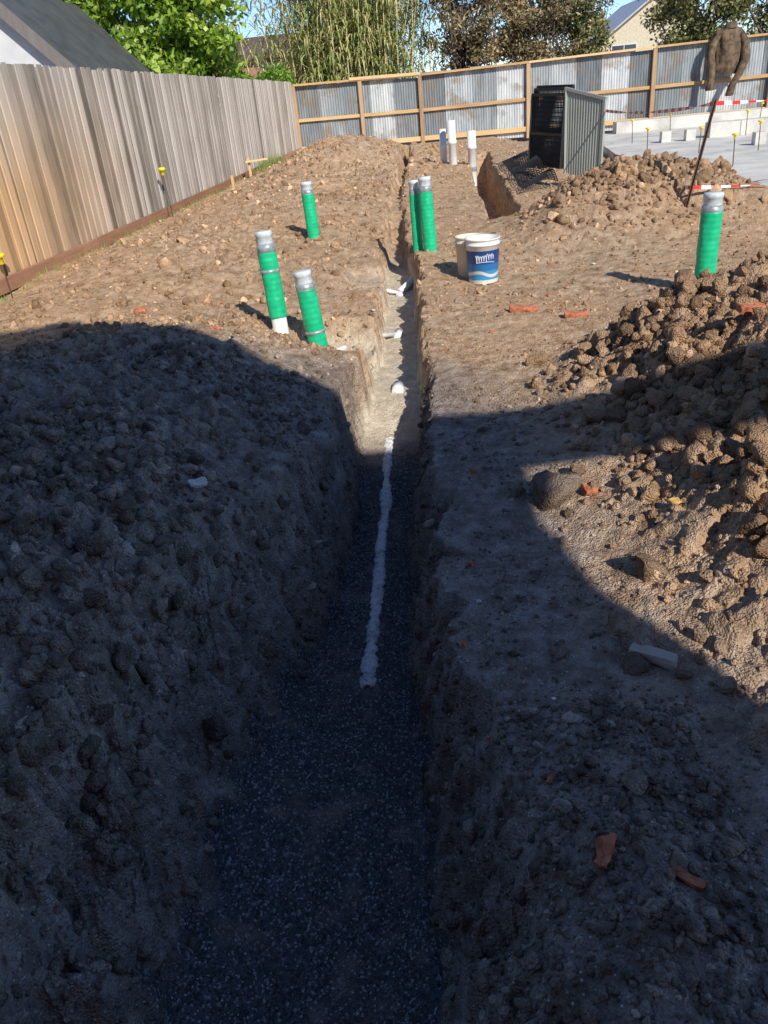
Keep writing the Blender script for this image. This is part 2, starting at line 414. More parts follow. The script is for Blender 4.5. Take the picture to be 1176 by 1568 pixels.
P3.append(np.array([[.43,2.98],[.30,3.05],[-.85,1.95],[-1.05,2.2],[.55,4.35],[.42,1.36],[.235,1.32]])); R3.append(np.array([.13,.06,.08,.06,.05,.05,.035]))
PB=np.concatenate(P3);RB=np.concatenate(R3)
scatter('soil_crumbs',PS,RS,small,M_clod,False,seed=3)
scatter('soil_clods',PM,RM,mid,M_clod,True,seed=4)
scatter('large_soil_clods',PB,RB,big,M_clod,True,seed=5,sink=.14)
gd=lambda x,y:(trench(x,y)[0]>.90)*(.3+.7*(n2(x*5,y*3,86)>-.2))
GP=sample(11000,-.95,0,.7,4.6,gd,150); GR=PW(len(GP),.0022,.006,151,2)
scatter('trench_gravel',GP,GR,small[:5],M_grav,False,seed=6,sink=.15)

# ---------------------------------------------------------------- left paling fence
def fxl(y): return np.interp(y,[0,8,26],[-4.93,-4.9,-4.03])
def fzb(y): return np.interp(y,[0,9,26],[0,.0,.22])
def fzt(y): return np.interp(y,[0,8,26],[2.34,2.31,2.17])
fence=empty('paling_fence')
b=B(); y=2.0; i=0; r=np.random.default_rng(5)
while y<26:
    x=float(fxl(y)); lap=.016 if i%2 else 0
    w=.112 if i%2 else .10
    zt=float(fzt(y))+r.normal()*.011; zb=float(fzb(y))-.12
    R=Matrix.Rotation(-.048,3,'Z')@Matrix.Rotation(r.normal()*.006,3,'X')
    b.box((x+lap+r.normal()*.003,y,(zt+zb)/2),(.014,w+r.normal()*.004,zt-zb),rot=np.array(R),var=float(np.clip(r.normal(.55 if i%2 else .38,.28),0,1)))
    y+=.088;i+=1
b.obj('palings',fence,[M_pal])
b=B()
for y0 in np.arange(2,26,3.0):
    y1=min(y0+3,26); 
    b.beam((fxl(y0)+.055,y0+.004,fzb(y0)+.10),(fxl(y1)+.055,y1-.004,fzb(y1)+.10),.045,.15,var=r.random())
    b.beam((fxl(y0)-.06,y0,fzb(y0)+.4),(fxl(y1)-.06,y1-.01,fzb(y1)+.4),.04,.08,var=r.random())
    b.beam((fxl(y0)-.06,y0,fzb(y0)+1.7),(fxl(y1)-.06,y1-.01,fzb(y1)+1.7),.04,.08,var=r.random())
b.obj('rails',fence,[M_plinth])

# ---------------------------------------------------------------- back corrugated fence
def galv():
    m,nt,b=mat('old_galvanised_iron'); co=obco(nt); A=attr(nt)
    mp=N(nt,'ShaderNodeMapping'); nt.links.new(co,mp.inputs[0]); mp.inputs['Scale'].default_value=(6,6,1.0)
    n=noise(nt,mp.outputs[0],1,6,.7,.4); n3=noise(nt,co,2.2,4,.6)
    f=math_(nt,'ADD',math_(nt,'MULTIPLY',n,.6),math_(nt,'MULTIPLY',A.outputs['Color'],.45))
    c=ramp(nt,[(.3,(.12,.135,.145)),(.48,(.23,.26,.275)),(.62,(.36,.395,.41)),(.82,(.62,.64,.64))],f).outputs[0]
    c=mix(nt,ramp(nt,[(.54,(0,0,0)),(.68,(.7,.7,.7))],n3).outputs[0],c,(.24,.18,.13))
    nt.links.new(c,b.inputs['Base Color']); b.inputs['Roughness'].default_value=.6; b.inputs['Metallic'].default_value=.1
    return m
M_galv=galv()
bf=empty('corrugated_iron_fence')
YF=26.15
def bzb(x): return float(np.interp(x,[-4.1,3,7,14],[.22,.2,.12,.12]))
def bzt(x): return float(np.interp(x,[-4.1,-.2,-.19,3,7,14],[2.08,2.02,2.10,2.06,2.12,2.20]))
b=B(); x=-4.05; i=0
while x<14:
    n=int(.8/.0127); xx=np.linspace(x,x+.8,n); yy=YF+.012*np.sin(xx*2*math.pi/.0762)+i%2*.006
    dz=r.normal()*.02
    zb=np.array([bzb(t)-.1 for t in xx]); zt=np.array([bzt(t)-.03 for t in xx])+dz
    v=np.concatenate([np.stack([xx,yy,zb],1),np.stack([xx,yy,zt],1)])
    q=[[k,k+1,n+k+1,n+k] for k in range(n-1)]
    b.add(v,q=q,c=float(r.random())); x+=.76;i+=1
b.obj('iron_sheets',bf,[M_galv],smooth=True)
b=B()
posts=[-4.0,-2.0,-.22,2.95,6.55,9.9,13.4]
for k in range(len(posts)-1):
    a,c=posts[k],posts[k+1]
    b.beam((a+.003,YF-.085,bzt(a)),(c-.003,YF-.085,bzt(c)),.14,.055,var=r.random())
    b.beam((a+.05,YF-.055,(bzt(a)+bzb(a))/2-.02),(c-.05,YF-.055,(bzt(c)+bzb(c))/2-.02),.045,.09,var=r.random()*.6)
    b.beam((a+.05,YF-.075,bzb(a)+.12),(c-.05,YF-.075,bzb(c)+.12),.06,.13,var=.5+.5*r.random())
b.beam((-.22,YF-.16,bzt(-1)+.02),(-2.3,YF-.16,bzt(-1)+.06),.04,.08,var=.9)
b.obj('rails',bf,[M_pine])
b=B()
for p in posts:
    b.box((p,YF-.10,(bzt(p)+bzb(p))/2-.08),(.11,.09,bzt(p)-bzb(p)+.10),var=r.random())
b.obj('posts',bf,[M_post])

# ---------------------------------------------------------------- pipes
M_green=simple('green_sleeve',(.01,.52,.24),.4,0,.10,18,.12)
M_pvc=simple('white_pvc',(.80,.80,.78),.35,0,.06,9)
M_tape=simple('grey_tape',(.38,.42,.44),.35,.25,.18,25,.2)
M_cap=simple('milky_plastic',(.66,.71,.74),.25,0,.12,30)
def lathe(b,prof,c,axis,n=28,m=0,jit=0,var=.5):
    c=Vector(c); ax=Vector(axis).normalized(); a=ax.orthogonal().normalized(); bb=ax.cross(a); v=[]
    for (rr,t) in prof:
        for k in range(n):
            th=2*math.pi*k/n; q=rr*(1+jit*mn.noise(Vector((math.cos(th)*2,math.sin(th)*2,t*14+c.x*9))))
            v.append(tuple(c+ax*t+(a*math.cos(th)+bb*math.sin(th))*q))
    q=[[i*n+k,i*n+(k+1)%n,(i+1)*n+(k+1)%n,(i+1)*n+k] for i in range(len(prof)-1) for k in range(n)]
    b.add(v,q=q,c=var,m=m)
def riser(base,H,rad,lean,stub=0,band=None):
    e=empty('drain_riser_pipe'); x,y,z=base; ax=Vector((lean[0],lean[1],1)).normalized()
    b=B(); lathe(b,[(rad*.84,-.3),(rad*.84,H-.02),(rad*.80,H-.02),(rad*.80,H-.06)],base,ax); b.obj('pvc_pipe',e,[M_pvc],True)
    b=B(); pr=[(rad*.87,stub)]
    t=stub+.004
    while t<H-.13:
        pr.append((rad*(.985+.010*math.sin(t*150+x*5)+.014*math.sin(t*23+x*3)),t)); t+=.007
    pr.append((rad*.87,t)); lathe(b,pr,base,ax,jit=.06); b.obj('green_sleeve',e,[M_green],True)
    b=B()
    for (z0,z1,g) in [(H-.15,H-.085,.98)]+([band] if band else []):
        lathe(b,[(rad*.9,z0),(rad*g,z0+.004),(rad*(g+.01),(z0+z1)/2),(rad*(g-.02),z1-.004),(rad*.84,z1)],base,ax,jit=.06)
    b.obj('tape_wrap',e,[M_tape],True)
    b=B(); lathe(b,[(rad*.85,H-.085),(rad*.87,H-.08),(rad*.88,H-.035),(rad*.92,H-.033),(rad*.92,H-.012),(rad*.88,H+.003),(rad*.4,H+.006),(.001,H+.006)],base,ax); b.obj('end_cap',e,[M_cap],True)
    return e
def gz(x,y): return float(height(np.array([x]),np.array([y]),False)[0])
riser((-1.26,6.0,gz(-1.26,6.0)),.76,.072,(-.04,.05),stub=.12,band=(.46,.49,1.03))
riser((-.93,5.85,gz(-.93,5.85)-.02),.80,.075,(-.10,.03),band=(.33,.36,1.03))
riser((-1.52,10.1,gz(-1.52,10.1)-.03),.70,.078,(-.03,.0))
riser((-.06,8.95,-.12),.91,.075,(-.03,.02))
riser((-.20,9.1,-.3),1.05,.058,(-.01,.02))
riser((2.10,6.35,gz(2.1,6.35)-.03),.76,.080,(.01,.02),band=(.03,.09,1.02))
def whitepipe(x,y,z0,H,rad,lean=(0,0)):
    e=empty('white_stack_pipe'); ax=Vector((*lean,1)); b=B()
    lathe(b,[(rad,-.3),(rad,H*.55),(rad*1.12,H*.55+.005),(rad*1.12,H*.55+.07),(rad,H*.55+.075),(rad,H),(rad*.86,H),(rad*.86,H-.2)],(x,y,z0),ax)
    b.obj('pipe',e,[M_pvc],True)
    b=B(); lathe(b,[(rad*1.03,.0),(rad*1.07,.02),(rad*1.07,.07),(rad*1.03,.09)],(x,y,z0),ax); b.obj('collar',e,[M_tape],True)
whitepipe(.27,18.6,-.02,.86,.075,(.0,0)); whitepipe(.47,18.2,.0,1.0,.085,(-.02,0)); whitepipe(.86,18.0,-.0,.78,.09,(0,0))

def chalk():
    m,nt,b=mat('dusty_white_pipe'); co=obco(nt)
    n=noise(nt,co,55,5,.7); n2_=noise(nt,co,11,3)
    c=ramp(nt,[(.34,(.20,.20,.205)),(.43,(.55,.55,.55)),(.52,(.82,.82,.81)),(.7,(.90,.90,.89))],math_(nt,'ADD',math_(nt,'MULTIPLY',n,.6),math_(nt,'MULTIPLY',n2_,.4))).outputs[0]
    nt.links.new(c,b.inputs['Base Color']); b.inputs['Roughness'].default_value=.8; bumpn(nt,b,n,.6,.01); return m
M_chalk=chalk()
dp=empty('buried_drain_pipe')
b=B(); T=np.linspace(2.44,4.75,480); nC=9
xc=np.interp(T,[2.4,3,3.6,4.2,5,5.6],[-.385,-.378,-.385,-.382,-.385,-.39])
v=[]
for t,x0 in zip(T,xc):
    wd=.031*(1+.5*mn.noise(Vector((t*5,0,1)))); wd*= (1.25 if t<2.7 else 1.0)*min(1,(t-2.435)/.03+.3)
    for k in range(nC):
        s=k/(nC-1)*2-1
        xx=x0+s*wd+ .012*mn.noise(Vector((t*30,s*2,5)))+.006*mn.noise(Vector((t*90,s*3,8)))*abs(s)
        v.append([xx,t,0,s])
v=np.array(v); zf=height(v[:,0],v[:,1],False); S2=v[:,3]; z=zf-.006+.020*np.sqrt(np.maximum(0,1-S2**2))+.004*n2(v[:,0]*60,v[:,1]*60,95)+.007*n2(v[:,0]*9,v[:,1]*9,96)
b.add(np.stack([v[:,0],v[:,1],z],1),q=[[i*nC+k,i*nC+k+1,(i+1)*nC+k+1,(i+1)*nC+k] for i in range(len(T)-1) for k in range(nC-1)])
b.obj('pipe_crown',dp,[M_chalk],True)
b=B()
for yy,xx in((6.9,-.38),(8.5,-.42),(5.45,-.34)):
    zf=gz(xx,yy)
    b.tube([(xx,yy-.09,zf+.0),(xx,yy+.09,zf+.0)],[.045,.045],18)
b.tube([(-.38,6.9,gz(-.38,6.9)+.02),(-.60,6.6,-.24),(-.92,5.95,-.18)],.020,12); b.tube([(-.42,8.5,-.31),(-.6,8.5,-.26),(-.9,8.3,-.15)],.020,12)
b.tube([(-.42,8.55,-.31),(-.3,8.8,-.26),(-.2,9.1,-.2)],.04,12)
b.obj('junction_fittings',dp,[M_chalk],True)

# ---------------------------------------------------------------- buckets
def bucket_mat():
    m,nt,b=mat('bucket_label'); co=obco(nt); s=N(nt,'ShaderNodeSeparateXYZ'); nt.links.new(co,s.inputs[0])
    wob=math_(nt,'MULTIPLY',math_(nt,'SINE',math_(nt,'MULTIPLY',s.outputs[0],24.)),.018)
    zz=math_(nt,'ADD',s.outputs[2],wob)
    c=ramp(nt,[(.0,(.78,.77,.73)),(.08,(.78,.77,.73)),(.09,(.05,.36,.70)),(.30,(.03,.22,.58)),(.45,(.02,.10,.42)),(.74,(.02,.09,.38)),(.75,(.78,.77,.73))],math_(nt,'DIVIDE',s.outputs[2],.40))
    c.color_ramp.interpolation='CONSTANT'
    mk=math_(nt,'LESS_THAN',math_(nt,'ABSOLUTE',math_(nt,'SUBTRACT',zz,.09)),.014)
    cc=mix(nt,mk,c.outputs[0],(.75,.78,.8)); nt.links.new(cc,b.inputs['Base Color']); b.inputs['Roughness'].default_value=.35; return m
M_buck=bucket_mat(); M_cream=simple('cream_plastic',(.74,.68,.55),.4,0,.06,8)
def bucket(x,y,z,h,r0,r1,label,rot=0):
    e=empty('paint_bucket'); e.location=(x,y,z); e.rotation_euler=(0,0,rot)
    b=B(); lathe(b,[(.001,.0),(r0,.0),(r0+.002,.004),(r1,h-.06),(r1+.008,h-.058),(r1+.008,h-.045),(r1,h-.043),(r1+.002,h-.012),(r1+.010,h-.01),(r1+.010,h),(r1-.006,h),(r0-.006,.01),(.001,.01)],(0,0,0),(0,0,1),n=40); b.obj('tub',e,[M_buck if label else M_cream],True)
    b=B(); b.tube([( (r1+.012)*math.cos(t),(r1+.012)*math.sin(t)*.98,h-.05-.10*math.sin(t)) for t in np.linspace(0,math.pi,20)],.003,6); 
    b.tube([((r1+.012)*s_,0,h-.05) for s_ in(-1.06,-.98)],.012,8); b.tube([((r1+.012)*s_,0,h-.05) for s_ in(.98,1.06)],.012,8)
    b.obj('handle',e,[M_tape],True)
    if label:
        b=B()
        def on(a,zv): 
            rr=r0+(r1-r0)*zv/h+.003; return (rr*math.sin(a),-rr*math.cos(a),zv)
        ang=np.linspace(-.62,.55,60)
        b.tube([on(a+.03*math.sin((a+.62)*42),.225+.024*math.cos((a+.62)*42)*(1.5 if a<-.45 or .05<a<.15 else 1)+.02*(a+.62)) for a in ang],.0038,5)
        b.tube([on(a,.19+.012*math.cos(a*2)) for a in np.linspace(-.5,.6,14)],.0025,5)
        b.obj('label_lettering',e,[M_pvc])
    return e
bucket(.43,7.5,gz(.43,7.5)+.005,.40,.135,.155,True,.1)
bucket(.33,7.80,gz(.33,7.80)+.0,.37,.125,.142,False,.6)

# ---------------------------------------------------------------- slab, starter bars
def conc():
    m,nt,b=mat('concrete'); co=obco(nt); n=noise(nt,co,1.6,6,.6); n5=noise(nt,co,25,3)
    c=ramp(nt,[(.3,(.40,.39,.36)),(.5,(.62,.595,.54)),(.7,(.76,.735,.67))],math_(nt,'ADD',math_(nt,'MULTIPLY',n,.8),math_(nt,'MULTIPLY',n5,.2)))
    nt.links.new(c.outputs[0],b.inputs['Base Color']); b.inputs['Roughness'].default_value=.85; bumpn(nt,b,n5,.3,.01); return m
M_conc=conc()
def prism(b,poly,z0,z1,m=0,var=.5):
    n=len(poly); v=[(x,y,z0) for x,y in poly]+[(x,y,z1) for x,y in poly]
    q=[[i,(i+1)%n,n+(i+1)%n,n+i] for i in range(n)]
    b.add(v,q=q,m=m,c=var)
    cx=np.mean([p[0] for p in poly]);cy=np.mean([p[1] for p in poly])
    b.add([(x,y,z1) for x,y in poly]+[(cx,cy,z1)],t=[[i,(i+1)%n,n] for i in range(n)],m=m,c=var)
slab=empty('concrete_slab'); b=B()
prism(b,[(4.3,10.9),(14,10.9),(14,24.2),(4.4,24.2),(3.75,17.5)],-.3,.12)
prism(b,[(6.2,19.4),(14,18.6),(14,19.0),(6.2,19.8)],.122,.42); prism(b,[(5.0,23.4),(14,23.2),(14,23.7),(5.0,23.9)],.122,.40)
prism(b,[(7.2,15.0),(13.9,15.0),(13.9,15.35),(7.2,15.35)],.122,.34)
b.obj('footing',slab,[M_conc])
b=B()
for xx,yy in((5.2,19.3),(5.7,19.2),(7.5,17.0),(6.3,16.8)):
    b.box((xx,yy,.124+.11),(.2,.2,.22),var=.3)
b.obj('pier_blocks',slab,[M_conc])
M_mem=simple('slab_membrane',(.03,.035,.05),.4,0,.2,6)
b=B(); b.beam((4.28,10.87,.03),(14,10.87,.03),.02,.16); b.beam((4.25,10.9,.03),(3.72,17.5,.03),.02,.16); b.obj('edge_membrane',slab,[M_mem])
M_yel=simple('yellow_plastic',(.85,.66,.02),.4,0,.05); M_steel=simple('rusty_steel',(.16,.10,.07),.6,.5,.25,40)
bars=empty('starter_bars'); b1=B();b2=B()
caps=[(4.2,16.8),(5.0,16.2),(5.9,15.7),(4.6,19.8),(5.9,21.5),(6.9,19.2),(7.9,20.2),(8.6,15.8),(9.4,19.0),(4.75,13.6),(6.9,13.0),(8.2,22.0)]
for xx,yy in caps:
    h_=.42+.1*r.random(); lx=r.normal()*.02
    b1.tube([(xx,yy,.1),(xx+lx,yy,.12+h_)],.008,6)
    z=.12+h_; lathe(b2,[(.012,z-.06),(.018,z-.055),(.018,z-.01),(.045,z-.005),(.048,z+.012),(.03,z+.022),(.001,z+.022)],(xx+lx,yy,0),(0,0,1),n=12)
b1.obj('bars',bars,[M_steel],True); b2.obj('safety_caps',bars,[M_yel],True)

for (xx,yy,zt,hh) in((-4.76,8.5,.42,.45),(-4.42,13.6,.84,.85),(4.55,9.5,.35,.4),(4.2,8.6,.42,.4)):
    e=empty('capped_stake'); b=B(); b.tube([(xx+.06,yy-.1,zt-hh),(xx,yy,zt)],.009,6); b.obj('bar',e,[M_steel])
    b=B(); lathe(b,[(.02,-.09),(.032,-.08),(.032,-.015),(.06,-.01),(.062,.02),(.04,.035),(.001,.036)],(xx,yy,zt),(0,0,1),n=14); b.obj('cap',e,[M_yel],True)
e=empty('timber_profile'); b=B(); b.box((-4.05,18.6,.38),(.05,.05,.5),var=.6); b.beam((-4.12,18.5,.56),(-3.65,18.7,.58),.09,.035,var=.9); b.box((-4.0,16.6,.28),(.05,.05,.34),var=.4)
b.obj('pegs_and_board',e,[M_pine])
e=empty('timber_peg'); b=B(); b.beam((-4.35,11.0,.16),(-4.10,10.5,.13),.045,.03,var=.9); b.obj('peg',e,[M_pine])

# ---------------------------------------------------------------- leaning panels
M_cb=simple('grey_green_steel',(.36,.39,.34),.42,.1,.07,2)
M_blk=simple('black_mesh_steel',(.022,.023,.026),.45,.3,.2,20)
e=empty('steel_cladding_panel'); b=B()
cA,cB,cC,cD=Vector((2.56,13.05,-.02)),Vector((2.13,13.6,.26)),Vector((2.60,13.08,1.24)),Vector((2.13,13.62,1.42))
n=160; tt=np.linspace(0,1,n); rib=np.clip(np.sin(tt*2*math.pi*14)*2,-1,1)*.006; nn_=Vector((-.79,-.61,0))
v=[tuple(cA.lerp(cB,t)+nn_*q) for t,q in zip(tt,rib)]+[tuple(cC.lerp(cD,t)+nn_*q) for t,q in zip(tt,rib)]
b.add(v,q=[[k,k+1,n+k+1,n+k] for k in range(n-1)])
b.obj('ribbed_sheet',e,[M_cb])
b=B()
b.beam(cA,cC,.05,.035); b.beam(cB,cD,.05,.035); b.beam(cC+Vector((.02,-.02,.02)),cD+Vector((-.02,.02,.02)),.05,.04); b.obj('frame',e,[M_cb])
for k,(xa,ya,xb,yb2,hh) in enumerate(((2.55,15.9,2.04,16.9,1.42),(2.47,15.8,1.97,16.8,1.38),(2.38,15.8,1.90,16.7,1.30))):
    e=empty('black_mesh_panel'); b=B(); A_=Vector((xa,ya,.02)); B_=Vector((xb,yb2,.05)); U=Vector((.05+.01*k,0,hh))
    for p,q in((A_,A_+U),(B_,B_+U),(A_,B_),(A_+U,B_+U),(A_+U*.5,B_+U*.5)): b.beam(p,q,.05,.05)
    for t in np.linspace(.02,.98,26):
        p=A_.lerp(B_,t); b.tube([p,p+U],.009,5)
    for t in np.linspace(.03,.97,16): b.tube([A_+U*t,B_+U*t],.006,4)
    b.obj('frame_and_mesh',e,[M_blk])
e=empty('reinforcing_mesh_sheet'); b=B()
def mp_(u_,v_):
    p=Vector((1.42,17.6,0)).lerp(Vector((1.40,13.2,0)),u_)+Vector((.60*v_,.3*v_,0)); 
    p.z=max(gz(p.x,p.y),-.03)+.06+.12*abs(math.sin(u_*7+v_*2))*(.4+v_); return p
for t in np.linspace(0,1,50): b.tube([mp_(t,s_) for s_ in np.linspace(0,1,8)],.008,4)
for t in np.linspace(0,1,13): b.tube([mp_(s_,t) for s_ in np.linspace(0,1,30)],.008,4)
b.obj('wires',e,[M_blk])

e=empty('star_picket'); b=B(); b.beam((2.74,9.2,.1),(2.96,9.2,1.25),.035,.012,up=(0,1,0)); b.beam((2.745,9.188,.1),(2.965,9.188,1.25),.010,.035,up=(0,1,0)); b.obj('post',e,[M_steel])
def tape_mat():
    m,nt,b=mat('red_white_tape'); A=attr(nt)
    f=math_(nt,'FRACT',A.outputs['Color']); c=mix(nt,math_(nt,'LESS_THAN',f,.5),(.75,.73,.7),(.70,.03,.02))
    nt.links.new(c,b.inputs['Base Color']); b.inputs['Roughness'].default_value=.4; return m
M_bt=tape_mat()
e=empty('barrier_tape'); b=B()
def tape(p,q,sag=.06,w=.04,tw=3):
    p=Vector(p);q=Vector(q);L=(q-p).length;n=max(2,int(L/.04)); v=[];c=[]
    for k in range(n+1):
        t=k/n; a=p.lerp(q,t); a.z-=sag*4*t*(1-t); th=tw*math.sin(t*5)
        d=Vector((0,math.sin(th)*.6,math.cos(th)))*w/2
        v+= [tuple(a-d),tuple(a+d)]; c+=[t*L/.22+50]*2
    b.add(v,q=[[2*k,2*k+2,2*k+3,2*k+1] for k in range(n)],c=np.array(c))
tape((2.95,9.2,1.22),(2.62,13.05,1.10),.05); tape((2.97,9.2,1.22),(6.2,10.8,1.28),.07,tw=1.6)
tape((2.6,13.05,.30),(2.80,9.2,.42),.05); tape((2.80,9.2,.42),(6.0,9.6,.46),.07,tw=1.6)
b.obj('strip',e,[M_bt])
for (p,q) in(((3.9,9.9,.16),(6.6,9.75,.14)),((4.2,9.5,.10),(6.6,9.3,.12))):
    e=empty('loose_conduit'); b=B(); b.tube([p,q],.035,12); b.obj('pipe',e,[M_pvc],True)

# ---------------------------------------------------------------- jacket on fence
M_jak=simple('brown_cloth',(.17,.115,.07),.9,0,.35,8,.8)
e=empty('hanging_jacket'); bm=bmesh.new()
jx,jy=8.50,YF-.34
def loft(secs,n=28,wr=.13):
    rings=[]
    for (cx,cy,cz,rx,ry) in secs:
        ring=[]
        for k in range(n):
            t=2*math.pi*k/n; f=1+.16*mn.noise(Vector((math.cos(t)*2.2,math.sin(t)*2.2,cz*3)))+wr*math.sin(t*5+cz*2.5)+.07*math.sin(t*9-cz*5)
            ring.append(bm.verts.new((cx+rx*f*math.cos(t),cy+ry*f*math.sin(t),cz)))
        rings.append(ring)
    for a,c in zip(rings[:-1],rings[1:]):
        for k in range(n): bm.faces.new((a[k],a[(k+1)%n],c[(k+1)%n],c[k]))
    bm.faces.new(rings[0]); bm.faces.new(list(reversed(rings[-1])))
loft([(jx+.02,jy+.05,2.46,.10,.08),(jx+.02,jy+.03,2.41,.18,.11),(jx+.02,jy,2.33,.33,.15),(jx,jy,2.25,.37,.16),(jx+.02,jy,2.0,.33,.17),(jx+.05,jy,1.7,.32,.17),(jx+.06,jy,1.45,.35,.17),(jx+.05,jy,1.27,.37,.15),(jx+.05,jy,1.25,.34,.12)])
loft([(jx-.28,jy-.02,2.28,.11,.10),(jx-.44,jy-.10,2.08,.12,.12),(jx-.50,jy-.12,1.75,.11,.11),(jx-.44,jy-.14,1.45,.10,.10),(jx-.44,jy-.16,1.1,.095,.09),(jx-.46,jy-.16,.90,.11,.09),(jx-.46,jy-.16,.88,.08,.07)],14,.06)
loft([(jx+.28,jy-.02,2.28,.11,.10),(jx+.44,jy-.10,2.0,.12,.11),(jx+.46,jy-.18,1.6,.11,.10),(jx+.30,jy-.24,1.25,.10,.10),(jx+.14,jy-.22,.95,.095,.09),(jx+.10,jy-.22,.72,.11,.09),(jx+.10,jy-.22,.70,.08,.07)],14,.06)
loft([(jx+.02,jy-.04,2.38,.15,.12),(jx+.02,jy-.05,2.46,.17,.12),(jx+.03,jy-.04,2.53,.13,.09),(jx+.03,jy-.03,2.54,.08,.05)],16,.1)
me=bpy.data.meshes.new('cloth'); bm.to_mesh(me); bm.free()
for p in me.polygons: p.use_smooth=True
o=new_obj('cloth',me,e,[M_jak])

# ---------------------------------------------------------------- small debris
M_brick=simple('terracotta',(.55,.19,.10),.9,0,.25,30,.5); M_off=wood_mat('offcut_wood',[(.3,(.20,.16,.12)),(.5,(.42,.35,.28)),(.75,(.62,.55,.47))],(8,40,40))
def frag(name,x,y,size,rz,m,tilt=.15,seed=0,dz=0,jit=.22):
    e=empty(name); bm=bmesh.new(); bmesh.ops.create_cube(bm,size=1); bmesh.ops.subdivide_edges(bm,edges=bm.edges[:],cuts=4,use_grid_fill=True)
    for v in bm.verts:
        c=v.co.copy(); v.co=c*(1-.10*max(0,c.length-.62)/.25)
        v.co=Vector((v.co.x*size[0],v.co.y*size[1],v.co.z*size[2])); s0=min(size)
        nn=mn.noise_vector(v.co*(.6/s0)+Vector((seed,0,0)))*s0*jit*1.6+mn.noise_vector(v.co*(2./s0)+Vector((seed,3,0)))*s0*jit*.6; v.co+=nn
    me=bpy.data.meshes.new('piece'); bm.to_mesh(me); bm.free(); 
    at=me.attributes.new('var','FLOAT_COLOR','POINT'); at.data.foreach_set('color',np.full(len(me.vertices)*4,.5,np.float32))
    o=new_obj('piece',me,e,[m]); z=float(height(np.array([x]),np.array([y]))[0])
    e.location=(x,y,z+size[2]*.30+dz); e.rotation_euler=(tilt,tilt*.6,rz)
frag('timber_offcut',.585,1.86,(.14,.04,.034),-.52,M_off,.05,3,.016,.07)
frag('brick_fragment',.66,6.15,(.22,.06,.04),-.15,M_brick,.05,5,.01); frag('brick_fragment',1.02,5.85,(.18,.055,.04),-.1,M_brick,.05,6,.01)
frag('brick_fragment',.30,1.16,(.03,.075,.035),-.2,M_brick,.2,7,.008,.4); frag('brick_fragment',.46,1.10,(.08,.028,.022),-.5,M_brick,.1,8,.006,.4)
frag('brick_fragment',1.45,3.7,(.12,.06,.04),.3,M_brick,.2,9,.03); frag('brick_fragment',-1.65,5.35,(.22,.03,.02),-.3,M_brick,.1,10)
frag('brick_fragment',-2.6,6.6,(.1,.06,.03),.3,M_brick,.2,19,.01); frag('brick_fragment',.60,2.98,(.06,.045,.03),.3,M_brick,.2,12,.01)
frag('stone_slab_piece',-1.05,2.85,(.075,.045,.02),.5,M_conc,.2,11,.01)
frag('plastic_scrap',-.93,.93,(.03,.018,.006),.3,M_pvc,.2,14,.01); frag('plastic_scrap',.27,1.72,(.012,.009,.006),.3,M_pvc,.2,15,.005)
frag('tan_board_piece',.86,2.66,(.05,.03,.012),.6,simple('tan_board',(.6,.38,.12),.7),.4,16,.03); frag('stick',-.66,3.15,(.09,.012,.012),.4,M_off,.1,17,.01)
for i,(x,y) in enumerate(((.08,1.62),(.02,2.0),(.07,2.5),(.02,5.3),(.22,1.42),(.12,3.3))):
    frag('brick_fragment',x,y,(.022+.008*(i%3),.016,.013),i*1.1,M_brick,.3,60+i,.003,.4)
for i in range(30):
    x=r.uniform(-3,2.2); y=r.uniform(1.2,9)
    if trench(np.array([x]),np.array([y]))[0][0]>.1: continue
    frag('rubble_chip',x,y,(r.uniform(.012,.03)*(1+y*.1),r.uniform(.010,.02)*(1+y*.1),.01),r.uniform(0,3),M_conc if i%3 else M_brick,.3,20+i,.004)

# ---------------------------------------------------------------- vegetation
def leaf_mat(name,stops,trans=.35):
    m=bpy.data.materials.new(name); m.use_nodes=True; nt=m.node_tree; b=nt.nodes['Principled BSDF']; out=nt.nodes['Material Output']
    A=attr(nt); c=ramp(nt,stops,A.outputs['Color']); nt.links.new(c.outputs[0],b.inputs['Base Color']); b.inputs['Roughness'].default_value=.45
    t=N(nt,'ShaderNodeBsdfTranslucent'); nt.links.new(c.outputs[0],t.inputs[0]); mx=N(nt,'ShaderNodeMixShader'); mx.inputs[0].default_value=trans
    nt.links.new(b.outputs[0],mx.inputs[1]); nt.links.new(t.outputs[0],mx.inputs[2]); nt.links.new(mx.outputs[0],out.inputs[0]); return m
M_bark=simple('bark',(.13,.10,.08),.9,0,.25,20,.6)
def leaves(centers,lens,wids,seed,colvar,drop=0):
    r=np.random.default_rng(seed); n=len(centers)
    d=r.normal(size=(n,3)); d[:,2]-=drop; d/=np.linalg.norm(d,axis=1)[:,None]
    a=r.normal(size=(n,3)); s=np.cross(d,a); s/=np.linalg.norm(s,axis=1)[:,None]+1e-9
    L=lens[:,None];W=wids[:,None]
    v=np.stack([centers,centers+d*L*.5+s*W*.5,centers+d*L,centers+d*L*.5-s*W*.5],1).reshape(-1,3); f=np.arange(n*4).reshape(n,4)
    return v,f,np.repeat(colvar,4)
